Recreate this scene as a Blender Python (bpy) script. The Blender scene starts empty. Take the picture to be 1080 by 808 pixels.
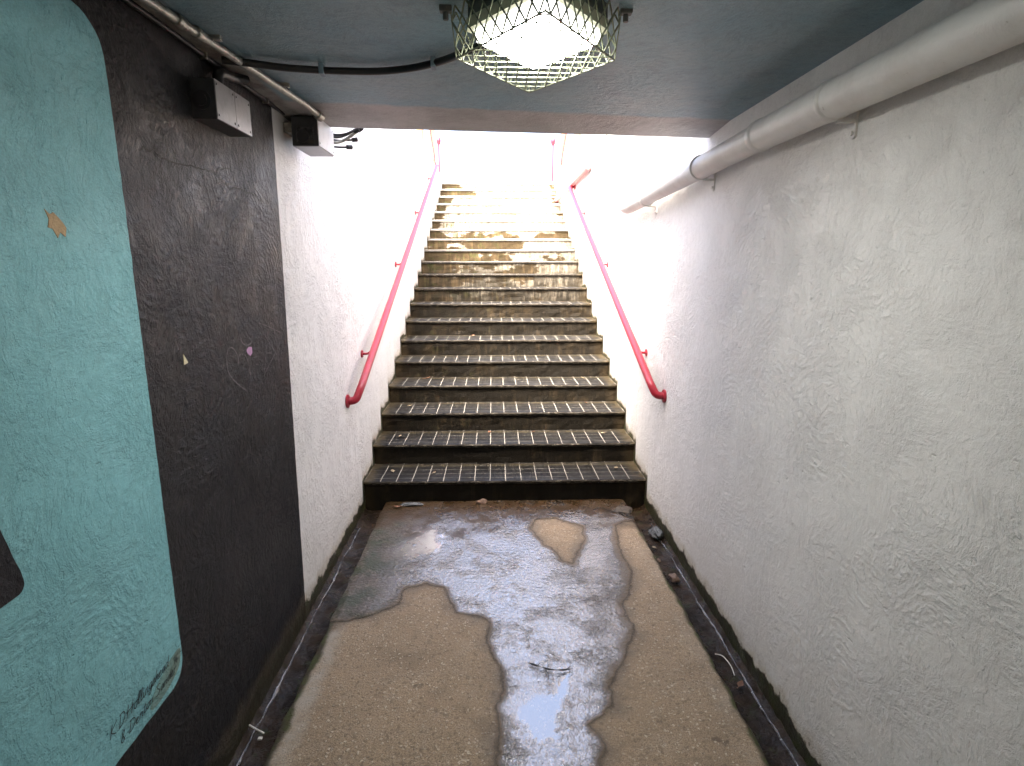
import bpy, bmesh, math, random
import numpy as np
from mathutils import Vector, Matrix, noise as mn
random.seed(7)
R = math.radians
sc = bpy.context.scene
COL = sc.collection

# ------------------------------------------------------------------ layout (metres; y runs up the stair, z up)
XW = 1.0                      # inner faces of the two side walls
ZC = 2.295                    # underside of the roof slab
Y1, T, RI, NST = 3.8047, 0.3594, 0.155, 20     # stair: first riser, tread, rise, count
YTOP = Y1 + (NST - 1) * T
ZTOP = NST * RI
ZW = 3.20                     # top of the side walls
YB, YR = -10.5, -6.0           # unseen far end of the passage behind; roof stops short to let in sky fill
GZ = -0.06                    # gutter bottom
def stair_z(y):
    if y < Y1: return 0.0
    return min(NST, int((y - Y1) / T) + 1) * RI

# ------------------------------------------------------------------ object helpers
def link(name, bm, mat, parent=None, smooth=False):
    me = bpy.data.meshes.new(name)
    bm.normal_update()
    bm.to_mesh(me); bm.free()
    for m in (mat if isinstance(mat, (list, tuple)) else [mat]): me.materials.append(m)
    if smooth:
        me.polygons.foreach_set('use_smooth', [True] * len(me.polygons))
    o = bpy.data.objects.new(name, me); COL.objects.link(o)
    if parent:
        o.parent = parent
        o.matrix_parent_inverse = Matrix.Translation(-parent_loc(parent))
    return o
def parent_loc(p):
    return Vector((0, 0, 0)) if p.parent else p.location.copy()
def tag(o, label, cat=None, group=None, kind=None):
    if label: o['label'] = label
    if cat: o['category'] = cat
    if group: o['group'] = group
    if kind: o['kind'] = kind
    return o
def thing(name, label, cat, loc=(0, 0, 0), group=None):
    o = bpy.data.objects.new(name, None); COL.objects.link(o)
    o.location = loc; o.empty_display_size = .1
    return tag(o, label, cat, group, 'thing')

def box(bm, x0, x1, y0, y1, z0, z1, bev=0, seg=2):
    vs = [bm.verts.new(p) for p in ((x0,y0,z0),(x1,y0,z0),(x1,y1,z0),(x0,y1,z0),(x0,y0,z1),(x1,y0,z1),(x1,y1,z1),(x0,y1,z1))]
    fs = [bm.faces.new([vs[i] for i in f]) for f in ((0,3,2,1),(4,5,6,7),(0,1,5,4),(1,2,6,5),(2,3,7,6),(3,0,4,7))]
    if bev:
        es = list({e for f in fs for e in f.edges})
        bmesh.ops.bevel(bm, geom=es, offset=bev, segments=seg, affect='EDGES', profile=.5)
    return bm
def frame_for(d, up=None):
    d = d.normalized()
    u = up if up is not None else (Vector((0, 0, 1)) if abs(d.z) < .95 else Vector((0, 1, 0)))
    a = d.cross(u).normalized(); b = a.cross(d).normalized()
    return a, b
def tube(bm, pts, r, seg=12, cap=True):
    pts = [Vector(p) for p in pts]; r = list(r) if isinstance(r, (list, tuple)) else [r] * len(pts)
    if cap:                       # short end rings keep smooth shading off the caps
        k0 = min(.001, (pts[1] - pts[0]).length * .2); k1 = min(.001, (pts[-1] - pts[-2]).length * .2)
        pts = [pts[0], pts[0] + (pts[1] - pts[0]).normalized() * k0] + pts[1:-1] + [pts[-1] - (pts[-1] - pts[-2]).normalized() * k1, pts[-1]]
        r = [r[0], r[0]] + r[1:-1] + [r[-1], r[-1]]
    rs = r if isinstance(r, (list, tuple)) else [r] * len(pts)
    rings = []; a = None
    for i, p in enumerate(pts):
        if i == 0: d = pts[1] - p
        elif i == len(pts) - 1: d = p - pts[i - 1]
        else: d = (pts[i + 1] - p).normalized() + (p - pts[i - 1]).normalized()
        d.normalize()
        if a is None: a, b = frame_for(d)
        else:
            a = (a - d * a.dot(d)).normalized(); b = a.cross(d).normalized()
        rings.append([bm.verts.new(p + (a * math.cos(t) + b * math.sin(t)) * rs[i]) for t in [2 * math.pi * k / seg for k in range(seg)]])
    for q, s in zip(rings, rings[1:]):
        for k in range(seg):
            bm.faces.new((q[k], q[(k + 1) % seg], s[(k + 1) % seg], s[k]))
    if cap:
        bm.faces.new(rings[0][::-1]); bm.faces.new(rings[-1])
    bmesh.ops.recalc_face_normals(bm, faces=bm.faces[:])
    return bm
def bend(pts, rad, n=6):
    """round the corners of a polyline"""
    P = [Vector(p) for p in pts]; out = [P[0]]
    for i in range(1, len(P) - 1):
        a = (P[i - 1] - P[i]); b = (P[i + 1] - P[i])
        k = min(rad, a.length * .49, b.length * .49)
        s = P[i] + a.normalized() * k; e = P[i] + b.normalized() * k
        for j in range(n + 1):
            t = j / n
            out.append(s * (1 - t) ** 2 + P[i] * 2 * t * (1 - t) + e * t * t)
    out.append(P[-1]); return out
def prism(bm, poly, axis, d0, d1):
    """extrude a polygon given in the other two coordinates from d0 to d1 along axis"""
    def P(u, v, d):
        return (d, u, v) if axis == 0 else (u, d, v) if axis == 1 else (u, v, d)
    a = [bm.verts.new(P(u, v, d0)) for u, v in poly]; b = [bm.verts.new(P(u, v, d1)) for u, v in poly]
    bm.faces.new(a[::-1]); bm.faces.new(b)
    n = len(poly)
    for i in range(n): bm.faces.new((a[i], a[(i + 1) % n], b[(i + 1) % n], b[i]))
    bmesh.ops.recalc_face_normals(bm, faces=bm.faces[:])
    return bm
def roundpoly(pts, rad, n=6):
    P = [Vector((p[0], p[1], 0)) for p in pts]; out = []
    m = len(P)
    for i in range(m):
        r = rad[i] if isinstance(rad, (list, tuple)) else rad
        a = P[i - 1] - P[i]; b = P[(i + 1) % m] - P[i]
        k = min(r, a.length * .49, b.length * .49)
        if k <= 1e-6: out.append((P[i].x, P[i].y)); continue
        s = P[i] + a.normalized() * k; e = P[i] + b.normalized() * k
        for j in range(n + 1):
            t = j / n; q = s * (1 - t) ** 2 + P[i] * 2 * t * (1 - t) + e * t * t
            out.append((q.x, q.y))
    return out
def wobble(pts, step=.02, amp=.0025, seed=0, closed=True):
    """resample an outline and give it the small waver of a hand-painted edge"""
    out = []; m = len(pts)
    for i in range(m if closed else m - 1):
        a = Vector(pts[i]); b = Vector(pts[(i + 1) % m]); n = max(1, int((b - a).length / step))
        for j in range(n):
            p = a.lerp(b, j / n)
            out.append((p[0] + amp * mn.noise((p[0] * 25 + seed, p[1] * 25, 3.1)), p[1] + amp * mn.noise((p[0] * 25, p[1] * 25 + seed, 9.7))))
    return out

# ------------------------------------------------------------------ material helpers
class NT:
    def __init__(s, name):
        s.m = bpy.data.materials.new(name); s.m.use_nodes = True
        s.t = s.m.node_tree; s.t.nodes.clear()
        s.out = s.t.nodes.new('ShaderNodeOutputMaterial')
    def n(s, typ, ins=None, **kw):
        nd = s.t.nodes.new('ShaderNode' + typ)
        for k, v in kw.items(): setattr(nd, k, v)
        for k, v in (ins or {}).items(): s.set(nd, k, v)
        return nd
    def set(s, nd, k, v):
        i = nd.inputs[k]
        if isinstance(v, bpy.types.NodeSocket): s.t.links.new(v, i)
        elif isinstance(v, bpy.types.Node): s.t.links.new(v.outputs[0], i)
        else:
            if isinstance(v, (tuple, list)) and len(v) == 3 and i.type == 'RGBA': v = (*v, 1)
            i.default_value = v
    def math(s, op, a, b=0, c=0, clamp=False):
        nd = s.n('Math', operation=op, use_clamp=clamp)
        s.set(nd, 0, a); s.set(nd, 1, b); s.set(nd, 2, c); return nd.outputs[0]
    def pos(s): return s.n('NewGeometry').outputs['Position']
    def xyz(s, v):
        nd = s.n('SeparateXYZ'); s.set(nd, 0, v); return nd.outputs
    def scale(s, v, k):
        nd = s.n('VectorMath', operation='MULTIPLY'); s.set(nd, 0, v); nd.inputs[1].default_value = k if isinstance(k, (tuple, list)) else (k, k, k)
        return nd.outputs[0]
    def vadd(s, a, b):
        nd = s.n('VectorMath', operation='ADD'); s.set(nd, 0, a); s.set(nd, 1, b); return nd.outputs[0]
    def noise(s, v, sca, det=4, rough=.55, dist=0, out='Fac', typ=None):
        nd = s.n('TexNoise', {'Vector': v, 'Scale': sca, 'Detail': det, 'Roughness': rough, 'Distortion': dist})
        if typ: nd.noise_type = typ
        return nd.outputs[out]
    def ss(s, v, lo, hi, a=0., b=1.):
        nd = s.n('MapRange', {'Value': v, 'From Min': lo, 'From Max': hi, 'To Min': a, 'To Max': b}, interpolation_type='SMOOTHSTEP')
        return nd.outputs[0]
    def mix(s, f, a, b, mode='MIX'):
        nd = s.n('Mix', data_type='RGBA', blend_type=mode)
        s.set(nd, 0, f); s.set(nd, 6, a); s.set(nd, 7, b); return nd.outputs[2]
    def mixf(s, f, a, b):
        nd = s.n('Mix', data_type='FLOAT'); s.set(nd, 0, f); s.set(nd, 2, a); s.set(nd, 3, b); return nd.outputs[0]
    def attr(s, name): return s.n('Attribute', attribute_name=name).outputs['Fac']
    def bump(s, h, dist, strength=1., normal=None):
        nd = s.n('Bump', {'Height': h, 'Distance': dist, 'Strength': strength})
        if normal is not None: s.set(nd, 'Normal', normal)
        return nd.outputs[0]
    def bsdf(s, col, rough=.6, normal=None, **kw):
        nd = s.n('BsdfPrincipled', {'Base Color': col, 'Roughness': rough})
        if normal is not None: s.set(nd, 'Normal', normal)
        for k, v in kw.items(): s.set(nd, k.replace('_', ' '), v)
        return nd
    def done(s, sh):
        s.t.links.new(sh.outputs[0] if isinstance(sh, bpy.types.Node) else sh, s.out.inputs[0]); return s.m

def plaster_height(t, plane):
    """hand-trowelled render: ridges, combed arcs and pits. plane: axis normal to the surface"""
    p = t.pos(); s = t.xyz(p)
    u, v = (s[1], s[2]) if plane == 'x' else (s[0], s[1])
    c = t.n('CombineXYZ', {0: u, 1: v, 2: 0.0}).outputs[0]
    w = t.noise(c, 3.0, 2, .5, 0, 'Color')
    cw = t.vadd(c, t.scale(t.vadd(w, (-.5, -.5, -.5)), .22))
    act = t.noise(c, 3.0, 3, .6)
    act2 = t.noise(c, 5.1, 3, .6)
    # torn, stippled render: sharp little peaks in patches
    n1 = t.noise(cw, 34, 6, .72, .15)
    torn = t.math('MULTIPLY', t.math('POWER', n1, 2.0), t.ss(act2, .34, .60, .9, 3.4))
    # flakes: low plateaus with ragged edges, dragged in two directions
    st1 = t.noise(t.scale(cw, (9, 21, 1)), 1.0, 6, .68, .1)
    st2 = t.noise(t.scale(cw, (22, 9, 1)), 1.0, 6, .68, .1)
    st = t.mixf(t.ss(act, .42, .58), st1, st2)
    st = t.math('ADD', t.ss(st, .515, .545), t.math('MULTIPLY', t.ss(st, .36, .40), .6))
    # combed arcs round scattered centres
    vo = t.n('TexVoronoi', {'Vector': c, 'Scale': 1.9}, feature='F1')
    arc = t.math('SINE', t.math('MULTIPLY', t.math('ADD', vo.outputs['Distance'], t.math('MULTIPLY', t.noise(c, 11, 3, .6), .10)), 150))
    arc = t.math('MULTIPLY', t.math('MULTIPLY_ADD', arc, .5, .5), t.ss(act, .56, .40))
    arc = t.math('MULTIPLY', arc, t.ss(n1, .40, .58))
    soft = t.noise(c, 6, 4, .6)
    pit = t.ss(t.noise(cw, 30, 2, .5), .71, .76)
    h = t.math('MULTIPLY', torn, .52)
    h = t.math('MULTIPLY_ADD', st, .24, h)
    h = t.math('MULTIPLY_ADD', arc, .30, h)
    h = t.math('MULTIPLY_ADD', soft, 1.6, h)
    h = t.math('MULTIPLY_ADD', pit, -.6, h)
    h = t.math('MULTIPLY', h, t.ss(t.noise(c, .95, 3, .6), .36, .62, .80, 1.30))
    g_ = t.noise(c, 210, 3, .75)
    grime = t.math('ADD', t.math('MULTIPLY', t.ss(g_, .38, .62), .55), t.math('MULTIPLY', t.ss(n1, .34, .56), .45))   # 0 in the dirty pits
    t.grime = grime
    return h, c, soft, st

def stair_dirt(t):
    """0..1 where damp grime creeps up the wall from the floor line and from the step profile"""
    p = t.pos(); s = t.xyz(p); y, z = s[1], s[2]
    def st(off):
        k = t.math('FLOOR', t.math('DIVIDE', t.math('SUBTRACT', t.math('ADD', y, off), Y1), T))
        k = t.math('MINIMUM', t.math('MAXIMUM', t.math('ADD', k, 1), 0), NST)
        return t.math('MULTIPLY', k, RI)
    zz = t.math('MAXIMUM', st(.0), st(.035))
    d = t.math('SUBTRACT', z, zz)
    n = t.noise(p, 9, 5, .7)
    d = t.math('SUBTRACT', d, t.math('MULTIPLY', t.math('SUBTRACT', n, .42), .19))
    return d, n

def m_wall():
    t = NT('white wall paint'); h, c, soft, st = plaster_height(t, 'x')
    big = t.noise(c, 1.3, 5, .65)
    col = t.mix(t.ss(big, .3, .72), (.76, .75, .73), (.71, .70, .68))
    # rain streaks
    stk = t.noise(t.scale(c, (9, .7, 1)), 1, 5, .7)
    col = t.mix(t.ss(stk, .58, .80, 0, .22), col, (.46, .44, .40))
    rep = t.ss(t.noise(t.scale(c, (1, 1.6, 1)), 1.15, 2, .4), .585, .595)
    col = t.mix(t.math('MULTIPLY', rep, .28), col, (.78, .77, .755))
    scf = t.ss(t.noise(t.scale(c, (5, 34, 1)), 1, 4, .7), .66, .74)
    col = t.mix(t.math('MULTIPLY', scf, t.ss(t.noise(c, 1.7, 2), .5, .62, 0, .5)), col, (.30, .285, .26))
    ch = t.ss(t.noise(c, 21, 4, .7), .715, .73)
    col = t.mix(t.math('MULTIPLY', ch, .55), col, (.30, .28, .25))
    col = t.mix(t.math('SUBTRACT', 1, t.grime), col, t.mix(.17, col, (.12, .11, .10)))
    d, n = stair_dirt(t)
    col = t.mix(t.ss(d, .085, .005, 0, .6), col, (.36, .28, .16))
    col = t.mix(t.ss(d, .45, .0, 0, .22), col, (.42, .37, .28))
    moss = t.mix(t.ss(t.noise(c, 14, 4, .7), .4, .6), (.030, .024, .014), (.040, .045, .016))
    col = t.mix(t.ss(d, .022, .008), col, moss)
    b = t.bsdf(col, t.mixf(t.ss(d, .03, 0), .5, .3), t.bump(h, .0042, 1.0))
    return t.done(b)
def m_paint(name, col, col2, rough, dist=.0042, dirt=True, spec=.5):
    t = NT(name); h, c, soft, st = plaster_height(t, 'x')
    k = t.mix(t.ss(t.noise(c, 3.1, 5, .65), .32, .7), col, col2)
    k = t.mix(t.math('SUBTRACT', 1, t.grime), k, t.mix(.30, k, (.02, .02, .02)))
    if dirt:
        d, n = stair_dirt(t)
        k = t.mix(t.ss(d, .10, .0, 0, .7), k, (.075, .058, .035))
        k = t.mix(t.ss(d, .022, .008), k, (.03, .026, .014))
    r = t.mixf(t.ss(t.noise(c, 5, 3), .3, .7), rough, rough + .12)
    return t.done(t.bsdf(k, r, t.bump(h, dist, 1.0), Specular_IOR_Level=spec))
def m_ceiling():
    t = NT('blue ceiling paint'); h, c, soft, st = plaster_height(t, 'z')
    big = t.noise(c, 1.7, 5, .65); sx = t.xyz(t.pos())
    col = t.mix(t.ss(big, .35, .68), (.200, .345, .435), (.290, .385, .435))
    col = t.mix(t.ss(t.noise(c, 6, 5, .7), .52, .75, 0, .5), col, (.125, .190, .250))
    col = t.mix(t.math('SUBTRACT', 1, t.grime), col, t.mix(.35, col, (.03, .035, .04)))
    # the paint stops short of the mouth of the passage and of the left wall, leaving bare render
    lim = t.math('MULTIPLY_ADD', sx[0], .098, 2.625)
    e = t.math('SUBTRACT', t.math('ADD', sx[1], t.math('MULTIPLY', t.noise(c, 7, 3), .05)), lim)
    bare = t.mix(t.ss(t.noise(c, 5, 5, .7), .35, .7), (.41, .385, .38), (.30, .28, .27))
    col = t.mix(t.ss(e, .0, .045), col, bare)
    eL = t.math('SUBTRACT', -.925, sx[0])
    bare2 = t.mix(t.ss(t.noise(c, 8, 5, .7), .35, .65), (.36, .34, .31), (.16, .15, .135))
    col = t.mix(t.ss(eL, -.02, .01), col, bare2)
    return t.done(t.bsdf(col, .5, t.bump(h, .0035, 1.0)))
def m_floor():
    t = NT('worn concrete'); p = t.pos()
    a = t.noise(p, 2.3, 6, .7); b = t.noise(p, 210, 4, .65); g = t.noise(p, 95, 3, .6)
    col = t.mix(t.ss(a, .3, .7), (.37, .270, .172), (.29, .212, .135))
    col = t.mix(t.ss(t.noise(p, 11, 5, .7), .45, .75, 0, .5), col, (.36, .295, .22))
    col = t.mix(t.ss(t.noise(p, 2.6, 6, .72), .48, .66, 0, .6), col, (.165, .118, .076))
    col = t.mix(t.ss(t.noise(t.vadd(p, (3.1, 1.7, 0)), 9, 3, .5), .70, .74, 0, .6), col, (.07, .052, .036))
    vo = t.n('TexVoronoi', {'Vector': t.vadd(p, t.scale(t.noise(p, 60, 2, .5, 0, 'Color'), .012)), 'Scale': 105.}, feature='F1')
    ch = t.ss(t.math('SUBTRACT', t.n('SeparateColor', {0: vo.outputs['Color']}).outputs[0], t.math('MULTIPLY', vo.outputs['Distance'], .35)), .72, .80)
    col = t.mix(t.math('MULTIPLY', ch, t.ss(t.noise(p, 4, 3), .35, .6, .35, .85)), col, (.56, .47, .35))
    ck = t.ss(t.n('SeparateColor', {0: vo.outputs['Color']}).outputs[1], .9, .95)
    col = t.mix(t.math('MULTIPLY', ck, .5), col, (.10, .072, .046))
    col = t.mix(t.ss(b, .46, .62, 0, .75), col, (.115, .085, .058))
    col = t.mix(t.ss(t.noise(p, 75, 5, .75), .55, .68, 0, .6), col, (.40, .33, .25))
    col = t.mix(t.ss(t.noise(t.scale(p, (.6, 2.2, 1)), 24, 5, .7), .52, .72, 0, .45), col, (.14, .108, .078))
    # scuffed pale cement margins next to the gutters
    sx = t.xyz(p); ed = t.math('ABSOLUTE', sx[0])
    edn = t.math('ADD', ed, t.math('MULTIPLY', t.math('SUBTRACT', t.noise(p, 8, 4), .5), .06))
    col = t.mix(t.math('MULTIPLY', t.math('MULTIPLY', t.ss(edn, .74, .80), t.ss(sx[0], .9, -.9, .25, 1)), t.ss(t.noise(p, 3.3, 5, .7), .40, .62, 0, .75)), col, (.38, .34, .28))
    ms = t.ss(edn, .822, .845)
    col = t.mix(ms, col, t.mix(t.ss(t.noise(p, 16, 4), .45, .6), (.045, .035, .02), (.05, .058, .018)))
    col = t.mix(t.ss(t.noise(p, 330, 3, .8), .52, .66, 0, .55), col, (.09, .068, .046))
    damp = t.attr('damp')
    col = t.mix(damp, col, t.mix(.62, col, (.060, .044, .028)))
    mud = t.attr('mud')
    col = t.mix(t.math('MULTIPLY', mud, t.ss(t.noise(p, 13, 5, .7), .3, .55, .45, 1)), col, (.035, .022, .010))
    h = t.math('MULTIPLY_ADD', b, .35, t.math('MULTIPLY_ADD', g, .6, t.math('MULTIPLY', a, 2.5)))
    h = t.math('MULTIPLY_ADD', ch, .35, h)
    r = t.mixf(damp, .85, .42)
    return t.done(t.bsdf(col, r, t.bump(h, .0055, 1.), Specular_IOR_Level=.3))
def m_puddle():
    t = NT('wet concrete and water'); p = t.pos(); sx = t.xyz(p)
    wet = t.attr('wet'); pool = t.attr('pool'); mud = t.attr('mud')
    a = t.noise(p, 3.1, 6, .7)
    col = t.mix(t.ss(a, .35, .68), (.085, .066, .048), (.050, .037, .025))
    vo = t.n('TexVoronoi', {'Vector': p, 'Scale': 95.}, feature='F1')
    ch = t.ss(t.n('SeparateColor', {0: vo.outputs['Color']}).outputs[0], .86, .93)
    col = t.mix(t.math('MULTIPLY', ch, .5), col, (.20, .165, .125))
    col = t.mix(t.ss(t.attr('deep'), .0, .55), (.135, .100, .066), col)
    alg = t.math('MULTIPLY', t.ss(sx[0], -.50, -.80), t.ss(t.noise(p, 6, 4, .6), .40, .62))
    col = t.mix(alg, col, (.026, .032, .012))
    col = t.mix(t.math('MULTIPLY', mud, t.ss(t.noise(p, 9, 5, .7), .28, .55, .35, 1)), col, (.040, .022, .008))
    # water creeping over the grain of the concrete: thin at the rim, deeper inside
    deep = t.attr('deep')
    pw = t.vadd(p, t.scale(t.vadd(t.noise(p, 10, 2, .5, 0, 'Color'), (-.5, -.5, -.5)), .02))
    n1 = t.noise(t.scale(pw, (.85, .75, 1)), 66, 4, .6, .2)
    n3 = t.noise(t.scale(pw, (.8, 1.5, 1)), 26, 4, .6)
    patch = t.ss(t.math('ADD', t.noise(p, 5.0, 5, .65), t.math('MULTIPLY', deep, .12)), .40, .66)
    h = t.math('ADD', t.math('MULTIPLY', t.ss(n1, .30, .70), 1.2), t.math('MULTIPLY', n3, 1.1))
    h = t.math('MULTIPLY', h, t.math('MULTIPLY', t.math('SUBTRACT', 1, t.math('MULTIPLY', pool, .97)), t.mixf(patch, 1.35, .40)))
    grain = t.math('MULTIPLY', t.ss(n1, .56, .66), t.math('MULTIPLY', t.math('SUBTRACT', 1, pool), t.mixf(patch, .8, .35)))   # stones standing out of the film
    film = t.math('MULTIPLY', t.math('SUBTRACT', 1, t.math('MULTIPLY', mud, t.ss(t.noise(p, 11, 5, .7), .62, .40, .25, .95))), t.math('MULTIPLY', t.math('MULTIPLY', t.ss(deep, .0, .62), t.ss(t.math('ADD', sx[0], t.math('MULTIPLY', a, .3)), -.62, -.20, .10, 1)), t.math('SUBTRACT', 1, t.math('MULTIPLY', grain, .95))))
    rough = t.mixf(film, .45, .045)
    b = t.bsdf(col, rough, t.bump(h, .0034, 1.0), Specular_IOR_Level=t.mixf(film, .22, .9), Coat_Weight=film, Coat_Roughness=.03, Coat_IOR=2.0)
    t.set(b, 'Coat Normal', t.bump(h, .0029, 1.))
    tr = t.n('BsdfTransparent')
    mx = t.n('MixShader', {0: t.ss(wet, .25, .75), 1: tr.outputs[0], 2: b.outputs[0]})
    return t.done(mx)
def m_gutter():
    t = NT('slimy gutter concrete'); p = t.pos()
    col = t.mix(t.ss(t.noise(p, 9, 6, .7), .3, .7), (.012, .008, .005), (.036, .021, .011))
    col = t.mix(t.ss(t.noise(p, 17, 4, .7), .56, .68, 0, .8), col, (.026, .032, .010))
    h = t.math('ADD', t.noise(p, 30, 5, .65), t.math('MULTIPLY', t.noise(p, 130, 3), .3))
    return t.done(t.bsdf(col, t.ss(t.noise(p, 12, 3), .4, .65, .22, .75), t.bump(h, .009, 1.), Specular_IOR_Level=.18))
def m_trickle():
    t = NT('running water'); p = t.pos()
    h = t.math('ADD', t.noise(t.scale(p, (1, .45, 1)), 70, 4, .65, .8), t.math('MULTIPLY', t.noise(p, 22, 3), .8))
    b = t.bsdf(t.mix(t.ss(t.noise(p, 60, 3), .60, .70), (.025, .019, .013), (.22, .22, .22)), .05, t.bump(h, .010, 1.), Specular_IOR_Level=.9, Coat_Weight=1., Coat_Roughness=.02)
    return t.done(b)
def m_riser():
    t = NT('mossy stair concrete'); p = t.pos(); s = t.xyz(p)
    c = t.scale(p, (1, .25, 1))
    fresh = t.mix(t.ss(t.noise(p, 7, 6, .7), .35, .7), (.105, .074, .038), (.058, .039, .019))
    cem_glare = t.mix(t.ss(t.noise(p, 30, 4), .4, .7), (.50, .46, .38), (.32, .27, .20))
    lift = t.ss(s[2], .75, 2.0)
    patch = t.ss(t.math('ADD', t.math('ADD', t.noise(t.scale(p, (1.1, .6, 2.2)), 1.5, 5, .6), t.math('MULTIPLY', t.ss(s[2], 1.85, 2.5), t.ss(t.math('ABSOLUTE', s[0]), .95, .68, -.02, .24))), t.math('MULTIPLY', s[0], .10)), .52, .56)  # cement patches; upper middle whitened further, stair-top glare put into the colour
    col = t.mix(t.math('MULTIPLY', patch, lift), fresh, cem_glare)
    gr = t.math('MULTIPLY', t.ss(t.noise(p, 11, 5, .7), .50, .64), t.ss(s[0], .5, -.9, .1, .9))
    col = t.mix(gr, col, (.075, .085, .028))
    # black slime running down from the nosings; low steps also painted darker as shade
    run = t.noise(t.scale(p, (26, 3, 3.0)), 1, 5, .7)
    blk = t.ss(t.math('ADD', run, t.math('MULTIPLY', t.noise(p, 2.4, 4), .6)), .62, .86)
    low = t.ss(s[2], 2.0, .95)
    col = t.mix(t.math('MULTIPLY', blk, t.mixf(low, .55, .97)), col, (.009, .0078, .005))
    col = t.mix(t.math('MULTIPLY', low, t.ss(t.noise(p, 5, 5, .7), .30, .60, .70, .98)), col, (.007, .0058, .004))  # near-black over the low steps: dimness of the stair foot in the colour
    e = t.ss(t.math('ABSOLUTE', s[0]), .88, 1.0)
    col = t.mix(t.math('MULTIPLY', e, t.ss(t.noise(p, 8, 4), .35, .55, 0, .55)), col, (.05, .035, .018))
    h = t.math('ADD', t.noise(p, 14, 6, .7), t.math('MULTIPLY', t.noise(p, 90, 3), .35))
    return t.done(t.bsdf(col, t.mixf(low, .85, .6), t.bump(h, .008, .9), Specular_IOR_Level=.1))
def m_tread():
    t = NT('dark stair tiles'); p = t.pos(); s = t.xyz(p)
    fy = t.math('MODULO', t.math('ADD', t.math('SUBTRACT', s[1], Y1), 10 * T + .012), T)
    wob = t.math('MULTIPLY', t.math('SUBTRACT', t.noise(p, 9, 3), .5), .006)
    def line(v, w):          # 1 near integer values of v
        f = t.math('ABSOLUTE', t.math('SUBTRACT', t.math('FRACT', t.math('ADD', v, .5)), .5))
        return t.ss(f, w, w * .55)
    lx = line(t.math('DIVIDE', t.math('ADD', s[0], wob), .1105), .029)
    ly = line(t.math('DIVIDE', t.math('ADD', fy, wob), .0835), .030)
    inside = t.math('MULTIPLY', t.ss(fy, .020, .024), 1)
    ph = t.n('TexWhiteNoise', {'Vector': t.n('VectorMath', {0: t.scale(p, (9.05, 11.97, 6.45))}, operation='FLOOR').outputs[0]}).outputs[0]
    til = t.mix(ph, (.006, .0058, .0056), (.014, .0135, .013))
    til = t.mix(t.ss(t.noise(p, 20, 5, .7), .45, .75, 0, .7), til, (.022, .018, .012))
    gx = t.math('MULTIPLY', t.math('MULTIPLY', lx, inside), t.ss(t.noise(p, 12, 4, .7), .28, .48, .35, 1))
    gy = t.math('MULTIPLY', t.math('MULTIPLY', ly, inside), t.ss(t.noise(p, 9, 4, .7), .34, .60, .25, .75))
    g = t.math('MAXIMUM', gx, gy)
    e = t.ss(t.math('ABSOLUTE', s[0]), .90, .985)
    col = t.mix(g, til, (.27, .255, .22))
    nos = t.mix(t.ss(t.noise(p, 15, 4, .7), .4, .7), (.030, .026, .020), (.011, .009, .007))
    nos = t.mix(t.ss(t.noise(t.scale(p, (1, 1, 3)), 22, 4, .7), .54, .62, 0, .75), nos, (.12, .105, .082))
    col = t.mix(t.ss(fy, .020, .017), col, nos)
    col = t.mix(t.math('MULTIPLY', e, t.ss(t.noise(p, 14, 4), .30, .55, 0, .85)), col, (.055, .042, .022))
    col = t.mix(t.math('MULTIPLY', t.ss(s[2], 1.5, 2.3), t.ss(t.noise(p, 7, 5, .7), .3, .6, .6, 1)), col, (.42, .40, .36))  # upper treads whitened: washed-out daylight painted into the tile colour
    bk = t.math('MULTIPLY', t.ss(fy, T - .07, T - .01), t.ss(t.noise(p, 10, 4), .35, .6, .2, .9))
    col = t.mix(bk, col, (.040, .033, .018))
    h = t.math('ADD', t.math('MULTIPLY', g, -.25), t.math('MULTIPLY', t.noise(p, 45, 4, .6), .6))
    return t.done(t.bsdf(col, t.mixf(g, t.ss(t.noise(p, 10, 3), .35, .65, .40, .62), .8), t.bump(h, .0030, 1.), Specular_IOR_Level=.10))
def m_simple(name, col, rough=.5, metal=0., var=.25, sc_=30, dist=.0006, col2=None, thr=(.45, .7), spec=.5):
    t = NT(name); p = t.pos()
    c2 = col2 or tuple(v * (1 - var) for v in col)
    k = t.mix(t.ss(t.noise(p, sc_, 5, .65), *thr), col, c2)
    return t.done(t.bsdf(k, rough, t.bump(t.noise(p, sc_ * 3, 4, .6), dist, 1.), Metallic=metal, Specular_IOR_Level=spec))
def m_red():
    t = NT('chipped red paint'); p = t.pos()
    k = t.mix(t.ss(t.noise(p, 8, 4), .35, .7), (.31, .010, .026), (.23, .009, .020))
    k = t.mix(t.ss(t.noise(p, 70, 5, .7), .66, .69), k, (.10, .04, .03))
    return t.done(t.bsdf(k, .34, t.bump(t.noise(p, 120, 3), .0006, 1.)))
def m_pipe():
    t = NT('white pipe paint'); p = t.pos()
    k = t.mix(t.ss(t.noise(p, 5, 5, .7), .35, .72), (.70, .69, .67), (.60, .585, .56))
    k = t.mix(t.ss(t.noise(p, 40, 5, .7), .68, .72, 0, .6), k, (.34, .31, .27))
    h = t.math('ADD', t.noise(p, 60, 4, .6), t.math('MULTIPLY', t.noise(p, 190, 2), .4))
    return t.done(t.bsdf(k, .42, t.bump(h, .0018, 1.)))
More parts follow.
